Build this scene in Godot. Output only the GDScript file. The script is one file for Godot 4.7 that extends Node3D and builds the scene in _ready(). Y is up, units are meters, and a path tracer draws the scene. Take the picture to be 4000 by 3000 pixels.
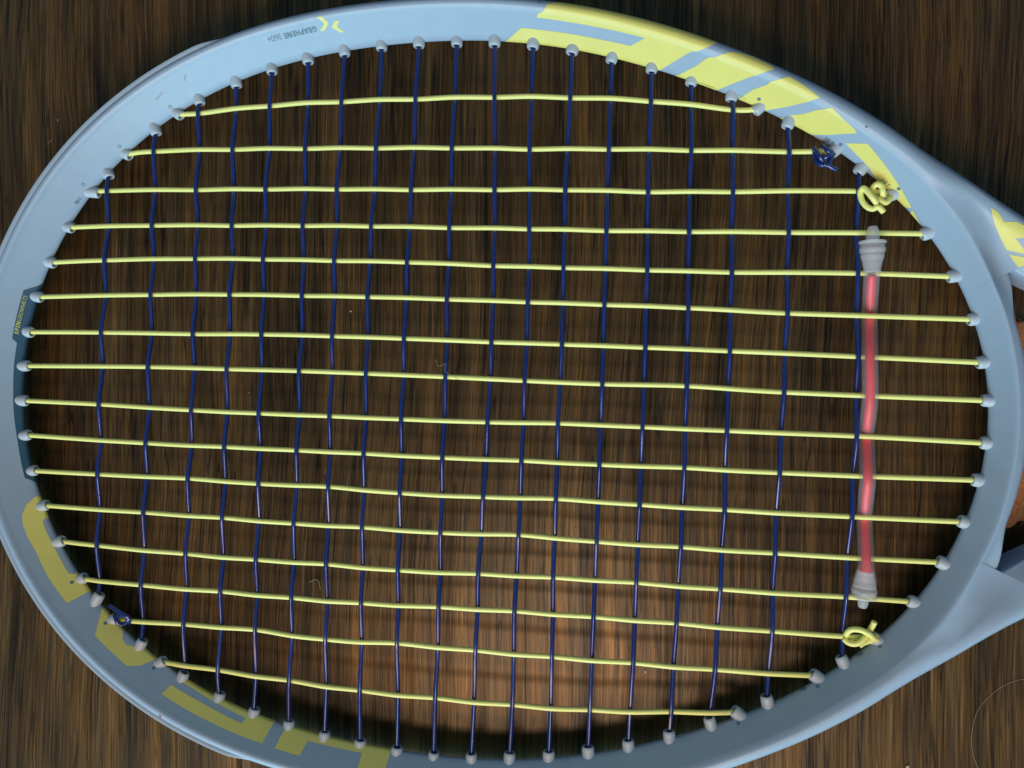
extends Node3D
# A strung tennis racquet lying on a dark wood table, seen from straight above.
# All lists are millimetres (x to the right, z towards the viewer's lower edge) on the string plane,
# or (angle in degrees round the hoop, place across the tube's section) for what is printed on the frame.

const MM := 0.001
const STRING_Y := 13.0          # height of the string plane above the table
const AXIS := 2.0               # the racquet's axis is turned by two degrees
const SPLIT := 14.4             # where the two throat arms leave the hoop
const HOOP := [144.165, -1.997, 0.874, 22.251, 1.8, 1.855, 0.439, 1.685, 0.031, 0.642, 0.026, -0.025, -0.054, -0.237, -0.054]
const CENTRE := Vector2(-50.0, 9.0)
const PH := [14.4, 15.5, 16.5, 17.5, 18.5, 20, 22, 25, 29, 36, 45, 60, 80, 100, 125, 150, 180]
const RD := [5.6, 5.7, 5.8, 5.9, 6, 6.1, 6.2, 6.2, 5.9, 5.4, 5.6, 6.1, 6.5, 7, 7.5, 8.2, 8.4]
const OD := [32.5, 29.7, 27.2, 25.4, 23.7, 21, 18.9, 16.2, 13.6, 12.8, 12.2, 12.4, 12.2, 12.4, 12.8, 13.2, 13.2]
const VD := [9.2, 9.3, 9.4, 9.6, 10, 11.2]
const VH := [5.5, 5.8, 6.4, 7.2, 8.1, 9.3]
const SD := [13, 12.2, 12.6, 12.9, 13, 13]
const SH := [5.6, 5.8, 6.4, 7.2, 8.2, 9.5]
const AD := [24, 21.8, 20, 18.3, 16.5, 14.6]
const AH := [10.2, 10.2, 10.2, 10.2, 10.3, 10.4]
const BPH := [0, 6, 8, 10, 12, 13.2, 13.9, 14.4]
const BR := [4.9, 5, 5.1, 5.3, 5.5, 5.5, 5.55, 5.6]
const BE := [10.2, 10, 9.9, 9.7, 9.8, 10.4, 11.5, 13]

var racquet: Node3D
var rng := RandomNumberGenerator.new()
var frame_paint: StandardMaterial3D
var yellow_paint: StandardMaterial3D
var teal_paint: StandardMaterial3D
var ink: StandardMaterial3D
var yellow_string: StandardMaterial3D
var navy_string: StandardMaterial3D
var grommet_plastic: StandardMaterial3D
var grommet_mesh: ArrayMesh
var used := {}
var key_cache := {}
var main_lines: Array = []
var cross_lines: Array = []


func _ready() -> void:
	rng.seed = 20240611
	set_camera_and_light()
	make_materials()
	make_table()
	racquet = Node3D.new()
	racquet.name = "tennis_racquet"
	racquet.position = Vector3(-50.0, STRING_Y, 9.0) * MM
	add_child(racquet)
	racquet.set_meta("label", "pale grey-blue tennis racquet with yellow lettering, strung in yellow and navy, lying on the table")
	racquet.set_meta("category", "tennis racquet")
	make_frame()
	make_prints()
	make_lettering()
	make_strings()
	make_knots()
	make_dampener()
	make_leather()
	make_litter()


# ---------------------------------------------------------------- camera, light

func set_camera_and_light() -> void:
	var cam := Camera3D.new()
	cam.name = "camera"
	add_child(cam)
	var right := Vector3(0.99171173, -0.12848287, 0.0)
	var down := Vector3(0.00170726, 0.01317773, 0.99991171)
	var ahead := right.cross(down).normalized()
	if ahead.y > 0.0:
		ahead = -ahead
	cam.transform = Transform3D(Basis(right, -down, -ahead), Vector3(0, (262.0 + STRING_Y) * MM, 0))
	cam.fov = 52.985
	cam.near = 0.01
	cam.far = 20.0
	cam.current = true

	var env := Environment.new()
	env.background_mode = Environment.BG_COLOR
	env.background_color = Color(0.315, 0.43, 0.515)
	env.background_energy_multiplier = 1.0
	env.tonemap_mode = Environment.TONE_MAPPER_LINEAR
	env.tonemap_exposure = 1.0
	env.sdfgi_enabled = true
	env.ssao_enabled = true
	env.ssil_enabled = true
	var world := WorldEnvironment.new()
	world.name = "world"
	world.environment = env
	add_child(world)

	# a small lamp over the near edge of the table, a warm one further off, and a cool window low behind them
	area_light("lamp", Vector3(-0.035, 0.463, 0.261), Vector3(-0.03, 0.0, 0.02), Vector2(0.24, 0.10), Color(1.0, 0.95, 0.90), 0.066)
	area_light("warm_lamp", Vector3(-0.12, 0.84, 0.93), Vector3(-0.03, 0.0, 0.0), Vector2(0.75, 0.5), Color(1.0, 0.83, 0.63), 0.80)
	area_light("window", Vector3(-0.28, 0.60, 1.42), Vector3(-0.03, 0.0, 0.0), Vector2(1.5, 0.6), Color(0.53, 0.87, 1.0), 2.15)


func area_light(called: String, at: Vector3, to: Vector3, size: Vector2, tint: Color, energy: float) -> void:
	var l := AreaLight3D.new()
	l.name = called
	add_child(l)
	l.look_at_from_position(at, to, Vector3.UP)
	l.area_size = size
	l.light_color = tint
	l.light_energy = energy
	l.shadow_enabled = true
	l.set("area_range", 6.0)
	l.set("area_attenuation", 2.0)


# ---------------------------------------------------------------- materials

func plain(tint: Color, rough: float, spec := 0.5) -> StandardMaterial3D:
	var m := StandardMaterial3D.new()
	m.albedo_color = tint
	m.roughness = rough
	m.metallic_specular = spec
	return m


func mottle(freq: float, low: float, high: float, seed_: int, size := 512) -> ImageTexture:
	var n := FastNoiseLite.new()
	n.seed = seed_
	n.frequency = freq
	n.fractal_octaves = 4
	var im := n.get_seamless_image(size, size)
	im.convert(Image.FORMAT_RGB8)
	var d := im.get_data()
	for i in d.size():
		d[i] = int(255.0 * lerpf(low, high, d[i] / 255.0))
	return ImageTexture.create_from_image(Image.create_from_data(size, size, false, Image.FORMAT_RGB8, d))


func make_materials() -> void:
	var soft := mottle(0.02, 0.965, 1.0, 3)
	var worn := mottle(0.05, 0.29, 0.41, 8)
	frame_paint = plain(Color(0.63, 0.705, 0.785), 1.0, 0.5)
	frame_paint.albedo_texture = soft
	frame_paint.roughness_texture = worn
	frame_paint.uv1_triplanar = true
	frame_paint.uv1_scale = Vector3.ONE * 14.0
	yellow_paint = plain(Color(0.93, 0.885, 0.48), 1.0, 0.5)
	yellow_paint.albedo_texture = soft
	yellow_paint.roughness_texture = worn
	yellow_paint.uv1_triplanar = true
	yellow_paint.uv1_scale = Vector3.ONE * 11.0
	teal_paint = plain(Color(0.20, 0.34, 0.43), 0.45)
	ink = plain(Color(0.36, 0.49, 0.56), 0.5)
	yellow_string = plain(Color(0.97, 0.945, 0.56), 0.40, 0.5)
	yellow_string.subsurf_scatter_enabled = true
	yellow_string.subsurf_scatter_strength = 0.06
	navy_string = plain(Color(0.07, 0.16, 0.43), 0.22, 0.7)
	grommet_plastic = plain(Color(0.72, 0.76, 0.80), 0.42)


func wood_material() -> StandardMaterial3D:
	var w := 2048
	var h := 1152
	var fine := streaks(w, h, 0.20, 22, 11)
	var hair := streaks(w, h, 0.42, 34, 23)
	var mid := streaks(w, h, 0.045, 8, 12)
	var broad := streaks(w, h, 0.010, 5, 13)
	var line_a := streaks(w, h, 0.016, 7, 14)
	var line_b := streaks(w, h, 0.040, 12, 18)
	var gate := streaks(w, h, 0.05, 20, 19)
	var pore := streaks(w, h, 0.30, 70, 15)
	var tint := streaks(w, h, 0.035, 8, 16)
	var cloud := streaks(w, h, 0.012, 60, 17)
	var rgb := PackedByteArray()
	rgb.resize(w * h * 3)
	var bump := PackedByteArray()
	bump.resize(w * h)
	var thin_a := PackedFloat32Array()
	var thin_b := PackedFloat32Array()
	var open := PackedFloat32Array()
	var pore_lut := PackedFloat32Array()
	for i in 256:
		thin_a.append(1.0 - smoothstep(1.5, 7.0, absf(i - 128.0)))
		thin_b.append(1.0 - smoothstep(2.0, 9.0, absf(i - 120.0)))
		open.append(0.25 + 0.75 * smoothstep(0.35, 0.62, i / 255.0))
		pore_lut.append(smoothstep(0.60, 0.86, i / 255.0))
	var at := 0
	for i in w * h:
		var v := 0.50 + (fine[i] - 128) * 0.0022 + (hair[i] - 128) * 0.0020 + (mid[i] - 128) * 0.0013 + (broad[i] - 128) * 0.0010 + (cloud[i] - 128) * 0.0013
		var d: float = maxf(thin_a[line_a[i]], 0.85 * thin_b[line_b[i]]) * open[gate[i]]
		var p: float = pore_lut[pore[i]]
		v = clampf(v - 0.30 * d - 0.25 * p, 0.0, 1.0)
		var t: float = (tint[i] - 128) * 0.0016
		# sRGB
		rgb[at] = int(32.0 + 128.0 * v + 36.0 * t)
		rgb[at + 1] = int(23.0 + 94.0 * v + 4.0 * t)
		rgb[at + 2] = int(13.0 + 54.0 * v - 26.0 * t)
		bump[i] = int(255.0 * clampf(0.75 - 0.5 * p - 0.35 * d + (fine[i] - 128) * 0.0012, 0.0, 1.0))
		at += 3
	var m := plain(Color.WHITE, 0.38, 0.45)
	m.metallic = 0.42
	m.albedo_texture = ImageTexture.create_from_image(Image.create_from_data(w, h, false, Image.FORMAT_RGB8, rgb))
	m.heightmap_enabled = true
	m.heightmap_scale = 0.006
	m.heightmap_texture = ImageTexture.create_from_image(Image.create_from_data(w, h, false, Image.FORMAT_L8, bump))
	return m


func streaks(w: int, h: int, freq: float, rows: int, seed_: int) -> PackedByteArray:
	var n := FastNoiseLite.new()
	n.seed = seed_
	n.noise_type = FastNoiseLite.TYPE_SIMPLEX_SMOOTH
	n.frequency = freq
	n.fractal_octaves = 3
	n.fractal_gain = 0.55
	var im := n.get_seamless_image(w, rows * 4)
	im.convert(Image.FORMAT_L8)
	im.resize(w, rows, Image.INTERPOLATE_NEAREST)
	im.resize(w, h, Image.INTERPOLATE_CUBIC)
	return im.get_data()


# ---------------------------------------------------------------- mesh helpers

func part(called: String, mesh: Mesh, mat: Material, parent: Node3D) -> MeshInstance3D:
	var o := MeshInstance3D.new()
	var key := str(parent.get_instance_id()) + called
	var k: int = used.get(key, 0)
	used[key] = k + 1
	o.name = called if k == 0 else "%s_%03d" % [called, k]
	o.mesh = mesh
	o.material_override = mat
	parent.add_child(o, true)
	return o


func thing(called: String, label: String, category: String, at: Vector3, group := "") -> Node3D:
	var o := Node3D.new()
	var k: int = used.get(called, 0)
	used[called] = k + 1
	o.name = called if k == 0 else "%s_%03d" % [called, k]
	o.position = at
	add_child(o, true)
	o.set_meta("label", label)
	o.set_meta("category", category)
	if group:
		o.set_meta("group", group)
	return o


# rows of points -> smooth mesh; outward is (next row) x (next column)
func grid(rows: Array, around: bool, closed_rows := false) -> ArrayMesh:
	var nr := rows.size()
	var nc: int = rows[0].size()
	var v := PackedVector3Array()
	var n := PackedVector3Array()
	var idx := PackedInt32Array()
	for i in nr:
		var row: PackedVector3Array = rows[i]
		var before: PackedVector3Array = rows[(i - 1 + nr) % nr if closed_rows else maxi(i - 1, 0)]
		var after: PackedVector3Array = rows[(i + 1) % nr if closed_rows else mini(i + 1, nr - 1)]
		for j in nc:
			var jb := (j - 1 + nc) % nc if around else maxi(j - 1, 0)
			var ja := (j + 1) % nc if around else mini(j + 1, nc - 1)
			var normal := (after[j] - before[j]).cross(row[ja] - row[jb])
			v.append(row[j])
			n.append(normal.normalized() if normal.length_squared() > 1e-24 else Vector3.UP)
	var ir := nr if closed_rows else nr - 1
	var jc := nc if around else nc - 1
	for i in ir:
		for j in jc:
			var a := i * nc + j
			var b := ((i + 1) % nr) * nc + j
			var c := ((i + 1) % nr) * nc + (j + 1) % nc
			var d := i * nc + (j + 1) % nc
			idx.append_array(PackedInt32Array([a, c, b, a, d, c]))
	var arr := []
	arr.resize(Mesh.ARRAY_MAX)
	arr[Mesh.ARRAY_VERTEX] = v
	arr[Mesh.ARRAY_NORMAL] = n
	arr[Mesh.ARRAY_INDEX] = idx
	var m := ArrayMesh.new()
	m.add_surface_from_arrays(Mesh.PRIMITIVE_TRIANGLES, arr)
	return m


func joined(meshes: Array) -> ArrayMesh:
	var st := SurfaceTool.new()
	for m in meshes:
		st.append_from(m, 0, Transform3D())
	return st.commit()


func smooth_line(knots: Array, step: float) -> PackedVector3Array:
	var out := PackedVector3Array()
	for i in knots.size() - 1:
		var a: Vector3 = knots[maxi(i - 1, 0)]
		var b: Vector3 = knots[i]
		var c: Vector3 = knots[i + 1]
		var d: Vector3 = knots[mini(i + 2, knots.size() - 1)]
		var k := maxi(2, int(ceil(b.distance_to(c) / step)))
		for j in k:
			out.append(b.cubic_interpolate(c, a, d, float(j) / k))
	out.append(knots[-1])
	return out


# a tube along points given in millimetres, radius per point
func tube(line: PackedVector3Array, radii: Array, sides := 12, capped := true, flat := 1.0, lobes := 0.0) -> ArrayMesh:
	var rows := []
	var n := line.size()
	var u := Vector3.ZERO
	var run := 0.0
	for i in n:
		if i > 0:
			run += line[i].distance_to(line[i - 1])
		var t := (line[mini(i + 1, n - 1)] - line[maxi(i - 1, 0)]).normalized()
		if i == 0:
			u = Vector3.UP if absf(t.y) < 0.9 else Vector3.RIGHT
		u = (u - t * u.dot(t)).normalized()
		var side := u.cross(t)
		var r: float = radii[i] if radii.size() > 1 else radii[0]
		if i == 0 and capped:
			rows.append(ring(line[0], u, side, r * 0.02, sides, flat))
			rows.append(ring(line[0], u, side, r * 0.9, sides, flat))
		rows.append(ring(line[i] + (t * 0.1 * r if i == 0 and capped else Vector3.ZERO), u, side, r, sides, flat, lobes, run * 0.13))
		if i == n - 1 and capped:
			rows.append(ring(line[i] + t * 0.1 * r, u, side, r * 0.9, sides, flat))
			rows.append(ring(line[i] + t * 0.1 * r, u, side, r * 0.02, sides, flat))
	return grid(rows, true)


func ring(p: Vector3, u: Vector3, v: Vector3, r: float, sides: int, flat: float, lobes := 0.0, phase := 0.0) -> PackedVector3Array:
	var out := PackedVector3Array()
	for k in sides:
		var a := TAU * k / sides
		var q := r * (1.0 + 0.075 * cos(lobes * a + phase)) if lobes > 0.0 else r
		out.append((p + (u * cos(a) * flat + v * sin(a)) * q) * MM)
	return out


# ---------------------------------------------------------------- the table

func make_table() -> void:
	var st := SurfaceTool.new()
	st.begin(Mesh.PRIMITIVE_TRIANGLES)
	var nx := 60
	var nz := 44
	var x0 := -0.80
	var x1 := 0.76
	var z0 := -0.56
	var z1 := 0.60
	for j in nz + 1:
		for i in nx + 1:
			var x := lerpf(x0, x1, float(i) / nx)
			var z := lerpf(z0, z1, float(j) / nz)
			# the grain leans a little and wanders
			var u := (x + 0.26 + z * 0.022 + 0.0014 * sin(z * 21.0 + x * 9.0) + 0.0008 * sin(z * 47.0 + x * 23.0)) / 0.41
			st.set_uv(Vector2(u, (z + 0.16) / 0.33))
			st.set_normal(Vector3.UP)
			st.add_vertex(Vector3(x, 0, z))
	for j in nz:
		for i in nx:
			var a := j * (nx + 1) + i
			for k in [a, a + 1, a + nx + 2, a, a + nx + 2, a + nx + 1]:
				st.add_index(k)
	var top := st.commit()
	var table := thing("wooden_table", "dark brown wood grain table top that the racquet lies on", "table", Vector3.ZERO)
	part("table_top", top, wood_material(), table)
	var slab := BoxMesh.new()
	slab.size = Vector3(x1 - x0, 0.028, z1 - z0)
	var under := part("table_edge", slab, plain(Color(0.22, 0.15, 0.10), 0.5), table)
	under.position = Vector3((x0 + x1) / 2, -0.0145, (z0 + z1) / 2)


# ---------------------------------------------------------------- the frame

func lookup(xs: Array, ys: Array, x: float) -> float:
	if x <= xs[0]:
		return ys[0]
	for i in range(1, ys.size()):
		if x <= xs[i]:
			return lerpf(ys[i - 1], ys[i], (x - xs[i - 1]) / (xs[i] - xs[i - 1]))
	return ys[-1]


func hoop(t: float) -> Vector2:
	var r: float = HOOP[0]
	for k in range(1, 8):
		r += HOOP[2 * k - 1] * cos(k * t) + HOOP[2 * k] * sin(k * t)
	return CENTRE + Vector2(cos(t), sin(t)) * r


func hoop_normal(t: float) -> Vector2:
	var d := (hoop(t + 0.0005) - hoop(t - 0.0005)).normalized()
	return Vector2(d.y, -d.x)


# corner points (outwards from the inner edge, height) of the tube's upper half
func section(deg: float) -> PackedVector2Array:
	var key := roundi(deg * 1000.0)
	if key_cache.has(key):
		return key_cache[key]
	var p := absf(fposmod(deg - AXIS + 180.0, 360.0) - 180.0)
	var out := PackedVector2Array()
	if p < SPLIT:
		var r := lookup(BPH, BR, p)
		var e := lookup(BPH, BE, p)
		var b := smoothstep(9.5, SPLIT, p)
		out = PackedVector2Array([Vector2.ZERO, Vector2(r, 9), Vector2(lerpf(r + 0.62 * (e - r), VD[0], b), lerpf(7.6, VH[0], b)), Vector2(lerpf(e - 0.3, SD[0], b), lerpf(5.2, SH[0], b)), Vector2(e + 0.4, 0)])
	else:
		out.resize(8)
		out.fill(Vector2.ZERO)
		for shift in [-1.5, 0.0, 1.5]:
			var q := maxf(p + shift, SPLIT)
			if q > 180.0:
				q = 360.0 - q
			var r := lookup(PH, RD, q)
			var o := lookup(PH, OD, q)
			var arm := Vector2(lookup(PH, AD, q), lookup(PH, AH, q))
			var junction := [Vector2(lookup(PH, VD, q), lookup(PH, VH, q)), Vector2(lookup(PH, SD, q), lookup(PH, SH, q)), arm, Vector2(arm.x * 0.45 + o * 0.55, 10.6)]
			var regular := [Vector2(r + 0.13 * (o - r), 9.9), Vector2(r + 0.28 * (o - r), 10.6), Vector2(r + 0.50 * (o - r), 10.6), Vector2(r + 0.76 * (o - r), 9.5)]
			var w := smoothstep(0.0, 1.0, (q - 20.0) / 6.0)
			out[1] += Vector2(r, 9) / 3.0
			for k in 4:
				out[2 + k] += (junction[k] as Vector2).lerp(regular[k], w) / 3.0
			out[6] += Vector2(o + 0.1, 5.8) / 3.0
			out[7] += Vector2(o + 0.5, 0) / 3.0
	key_cache[key] = out
	return out


# the section with its corners rounded; t counts corners, below the string plane it is negative
func across(keys: PackedVector2Array, t: float) -> Vector2:
	var n := keys.size() - 1
	var w := 0.1 + 0.28 * clampf((absf(t) - 1.0) / 0.8, 0.0, 1.0)
	var out := Vector2.ZERO
	for k in 5:
		var x := t + (k - 2) * 0.5 * w
		var s := 1.0
		if x < 0.0:
			x = -x
			s = -s
		if x > n:
			x = 2 * n - x
			s = -s
		var i := mini(int(x), n - 1)
		var v := keys[i].lerp(keys[i + 1], x - i)
		out += Vector2(v.x, v.y * s) / 5.0
	return out


# a point of the frame in millimetres, string plane at 0
func frame_point(deg: float, t: float, proud := 0.0) -> Vector3:
	var q := across(section(deg), t)
	var a := deg_to_rad(deg)
	var m := hoop(a)
	var n := hoop_normal(a)
	var p := Vector3(m.x + n.x * q.x, q.y, m.y + n.y * q.x)
	if proud != 0.0:
		var dq := across(section(deg), t + 0.04) - across(section(deg), t - 0.04)
		var up := Vector2(-dq.y, dq.x).normalized()
		p += Vector3(n.x * up.x, up.y, n.y * up.x) * proud
	return p


func to_racquet(p: Vector3) -> Vector3:
	return p - Vector3(CENTRE.x, 0, CENTRE.y)


func frame_row(deg: float, ts: Array, proud := 0.0) -> PackedVector3Array:
	var row := PackedVector3Array()
	for t in ts:
		row.append(to_racquet(frame_point(deg, t, proud)) * MM)
	return row


func span(a: float, b: float, n: int) -> Array:
	var out := []
	for i in n + 1:
		out.append(lerpf(a, b, float(i) / n))
	return out


func make_frame() -> void:
	var rows := []
	for deg in span(AXIS + SPLIT + 0.003, AXIS + 360.0 - SPLIT - 0.003, 520):
		rows.append(frame_row(deg, span(-7.0, 7.0, 116)))
	var main_hoop := grid(rows, true)
	var bridge_rows := []
	for deg in span(AXIS - SPLIT + 0.003, AXIS + SPLIT - 0.003, 60):
		bridge_rows.append(frame_row(deg, span(-4.0, 4.0, 64)))
	var bridge := grid(bridge_rows, true)
	var pieces := [main_hoop, bridge]
	# the two arms carry the split section on towards the handle
	for s in [-1.0, 1.0]:
		var deg: float = AXIS + s * (SPLIT + 0.003)
		var ts: Array = span(3.0, 7.0, 40)
		var back := ts.duplicate()
		back.reverse()
		for t in back:
			ts.append(-t)
		var dir := Vector3(0.858, 0, -s * 0.513)
		var arm_rows := []
		for k in 16:
			var row := PackedVector3Array()
			for t in ts:
				var q := frame_point(deg, t) + dir * (k * 5.6)
				# the inner side drops away behind the opening's corner
				q.y *= 1.0 - minf(k * 0.14, 0.5) * (1.0 - smoothstep(3.0, 4.0, absf(t)))
				row.append(to_racquet(q) * MM)
			arm_rows.append(row)
		if s < 0.0:
			arm_rows.reverse()
			for k in arm_rows.size():
				pass
		var arm := grid(arm_rows, true)
		pieces.append(arm)
	part("frame", joined(pieces), frame_paint, racquet)

	# bumper strip round the tip
	var bumper_rows := []
	var ts2 := span(4.55, 6.9, 20)
	var mirror := ts2.duplicate()
	mirror.reverse()
	for t in mirror:
		ts2.append(-t)
	for deg in span(121.0, 236.0, 240):
		var e: float = minf(deg - 121.0, 236.0 - deg)
		var swell := smoothstep(0.0, 5.0, e)
		var row := PackedVector3Array()
		for k in ts2.size():
			var t: float = ts2[k]
			var lip := smoothstep(0.0, 2.0, float(mini(k, ts2.size() - 1 - k)))
			row.append(to_racquet(frame_point(deg, t, lerpf(-0.3, 1.45 * swell - 0.15, lip))) * MM)
		bumper_rows.append(row)
	part("bumper_guard", grid(bumper_rows, false), plain(Color(0.62, 0.68, 0.74), 0.55), racquet)


# ---------------------------------------------------------------- what is printed on the frame

# fills a polygon given in (angle, section) with a film that follows the frame
func paint(called: String, outline: Array, mat: Material, proud := 0.07) -> void:
	var poly := PackedVector2Array(outline)
	var box := Rect2(poly[0], Vector2.ZERO)
	for p in poly:
		box = box.expand(p)
	var st := SurfaceTool.new()
	st.begin(Mesh.PRIMITIVE_TRIANGLES)
	var da := 0.7
	var dt := 0.125
	var any := false
	for i in range(int(floor(box.position.x / da)), int(ceil(box.end.x / da))):
		for j in range(int(floor(box.position.y / dt)), int(ceil(box.end.y / dt))):
			var c := Vector2(i * da, j * dt)
			var cell := PackedVector2Array([c, c + Vector2(da, 0), c + Vector2(da, dt), c + Vector2(0, dt)])
			for piece in Geometry2D.intersect_polygons(cell, poly):
				var tri := Geometry2D.triangulate_polygon(piece)
				for k in range(0, tri.size(), 3):
					var a: Vector2 = piece[tri[k]]
					var b: Vector2 = piece[tri[k + 1]]
					var d: Vector2 = piece[tri[k + 2]]
					if (b - a).cross(d - a) > 0.0:
						var swap := b
						b = d
						d = swap
					for q in [a, b, d]:
						st.set_normal(film_normal(q))
						st.add_vertex(to_racquet(frame_point(q.x, q.y, proud)) * MM)
					any = true
	if any:
		part(called, st.commit(), mat, racquet)


func film_normal(q: Vector2) -> Vector3:
	var a := frame_point(q.x + 0.1, q.y) - frame_point(q.x - 0.1, q.y)
	var b := frame_point(q.x, q.y + 0.03) - frame_point(q.x, q.y - 0.03)
	return a.cross(b).normalized()


func disc_outline(at: Vector2, mm: float, sides := 14) -> Array:
	# one millimetre along the hoop and across the slope, at that place
	var along := frame_point(at.x + 0.5, at.y).distance_to(frame_point(at.x - 0.5, at.y))
	var slope := frame_point(at.x, at.y + 0.05).distance_to(frame_point(at.x, at.y - 0.05)) / 0.1
	var out := []
	for k in sides:
		var a := TAU * k / sides
		out.append(at + Vector2(cos(a) / along, sin(a) / slope) * mm)
	return out


func make_prints() -> void:
	paint("yellow_stripe", [Vector2(-78.56, 0.88), Vector2(-77.63, 1.9), Vector2(-77.13, 3.8), Vector2(-75.28, 5.5), Vector2(-70.91, 5.5), Vector2(-66.13, 5.5), Vector2(-60.7, 5.5), Vector2(-56.9, 5.4), Vector2(-53.21, 5.2), Vector2(-52.75, 5), Vector2(-53.79, 3.09), Vector2(-54.92, 1.17), Vector2(-59.31, -0.02), Vector2(-60.41, -0.02), Vector2(-66.59, -0.02), Vector2(-72.83, -0.02), Vector2(-79.06, -0.02), Vector2(-83.73, -0.02), Vector2(-80.96, 0.51), Vector2(-77.18, 0.51), Vector2(-73.42, 0.52), Vector2(-68.74, 0.53), Vector2(-64.15, 0.56), Vector2(-62.35, 0.93), Vector2(-64.92, 0.92), Vector2(-68.35, 0.9), Vector2(-73.57, 0.88)], yellow_paint)
	paint("yellow_stripe", [Vector2(-50.14, 4.3), Vector2(-47.93, 4.9), Vector2(-45.95, 4.6), Vector2(-44.96, 4.2), Vector2(-45.86, 2.75), Vector2(-46.65, 1.04), Vector2(-50.78, -0.02), Vector2(-54.29, -0.02), Vector2(-56.8, -0.02), Vector2(-54.37, 0.57), Vector2(-52.48, 1.28), Vector2(-51.22, 3.45)], yellow_paint)
	paint("yellow_stripe", [Vector2(-43.05, 4.01), Vector2(-40.74, 3.51), Vector2(-38.82, 2.92), Vector2(-39.6, 0.99), Vector2(-41.37, 0.52), Vector2(-43.35, 0.1), Vector2(-43.71, -0.02), Vector2(-46.06, -0.02), Vector2(-47.49, -0.02), Vector2(-46.29, 0.52), Vector2(-44.88, 0.89)], yellow_paint)
	paint("yellow_stripe", [Vector2(-37.04, 2.27), Vector2(-35.08, 1.26), Vector2(-33.14, 0.9), Vector2(-35.22, 0.4), Vector2(-37.43, -0.02), Vector2(-39.42, -0.02), Vector2(-41.56, -0.02), Vector2(-40.82, 0.25), Vector2(-39.43, 0.52), Vector2(-37.73, 1.04)], yellow_paint)
	paint("yellow_stripe", [Vector2(-33.39, 0.41), Vector2(-31.49, 0.81), Vector2(-28.11, 0.56), Vector2(-25.41, 0.36), Vector2(-23.04, 0.17), Vector2(-23.64, -0.02), Vector2(-24.85, -0.02), Vector2(-26.58, -0.02), Vector2(-27.45, -0.02), Vector2(-29.44, 0.21), Vector2(-31.68, 0.31)], yellow_paint)
	paint("yellow_stripe", [Vector2(-22.78, 0.14), Vector2(-21.78, 0.09), Vector2(-20.93, -0.02), Vector2(-21.92, -0.02), Vector2(-22.62, -0.02)], yellow_paint)
	paint("yellow_chevron", [Vector2(-111.64, 2.79), Vector2(-110.98, 2.68), Vector2(-110.35, 0.93), Vector2(-111.24, 0.75), Vector2(-111.88, 0.76), Vector2(-111.01, 0.94)], yellow_paint)
	paint("yellow_chevron", [Vector2(-109.22, 1.02), Vector2(-108.63, 0.96), Vector2(-109.33, 0.8), Vector2(-108.53, 0.62), Vector2(-109.03, 0.6), Vector2(-110.08, 0.8)], yellow_paint)
	paint("yellow_letter_shape", [Vector2(167.18, -0.05), Vector2(167.32, 0.17), Vector2(166.73, 0.43), Vector2(165.68, 0.63), Vector2(164.61, 0.7), Vector2(162.83, 0.72), Vector2(160.86, 0.69), Vector2(157.6, 0.74), Vector2(155.5, 0.73), Vector2(153.49, 0.71), Vector2(153.18, -0.1), Vector2(154.08, -0.1), Vector2(156.21, 0), Vector2(156.21, 0.13), Vector2(156.67, 0.24), Vector2(160.14, 0.22), Vector2(163.24, 0.22), Vector2(163.97, 0.21), Vector2(164.3, 0.14), Vector2(164.29, -0.05), Vector2(162.81, -0.35), Vector2(165.2, -0.35), Vector2(166.65, -0.3)], yellow_paint)
	paint("yellow_letter_shape", [Vector2(150.43, 0.08), Vector2(148.13, 0.7), Vector2(145.33, 0.7), Vector2(142.44, 0.7), Vector2(141.27, 0.46), Vector2(140.04, -0.1), Vector2(142.39, -0.3), Vector2(143.25, 0.02), Vector2(143.71, 0.16), Vector2(144.52, 0.29), Vector2(145.52, 0.25), Vector2(146.25, 0.09), Vector2(146.95, 0.02), Vector2(149.48, -0.3)], yellow_paint)
	paint("yellow_letter_shape", [Vector2(136.54, 0.4), Vector2(136.67, 0.75), Vector2(132.03, 0.76), Vector2(125.87, 0.77), Vector2(122.18, 0.77), Vector2(121.27, 0.77), Vector2(121.13, -0.05), Vector2(123.54, -0.1), Vector2(130.18, -0.1), Vector2(136.95, -0.1), Vector2(136.45, 0.16), Vector2(133.97, 0.17), Vector2(131.21, 0.2), Vector2(127.64, 0.23), Vector2(125.12, 0.26), Vector2(125.29, 0.44), Vector2(129.07, 0.41), Vector2(131.51, 0.39)], yellow_paint)
	paint("yellow_letter_shape", [Vector2(119.27, 0.26), Vector2(119.33, 0.79), Vector2(115.5, 0.79), Vector2(115.23, 0.31), Vector2(110.89, 0.31), Vector2(106.61, 0.31), Vector2(106.49, 0.76), Vector2(106.5, 1.04), Vector2(102.5, 0.94), Vector2(102.33, 0.62), Vector2(102.2, -0.1), Vector2(106.37, -0.1), Vector2(112.24, -0.1), Vector2(117.98, -0.1)], yellow_paint)
	paint("yellow_stripe", [Vector2(-18.59, 4.11), Vector2(-17.98, 4.26), Vector2(-16.88, 3.91), Vector2(-16.38, 4.49), Vector2(-15.75, 4.57), Vector2(-15.01, 4.64), Vector2(-14.39, 4.17), Vector2(-15.07, 3.67), Vector2(-14.49, 3.63), Vector2(-13.84, 3.59), Vector2(-13.45, 3.6), Vector2(-13.47, 3.52), Vector2(-13.95, 3.36), Vector2(-14.43, 3.15), Vector2(-15.67, 3.17), Vector2(-16.86, 3.29), Vector2(-17.7, 3.55)], yellow_paint)
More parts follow.
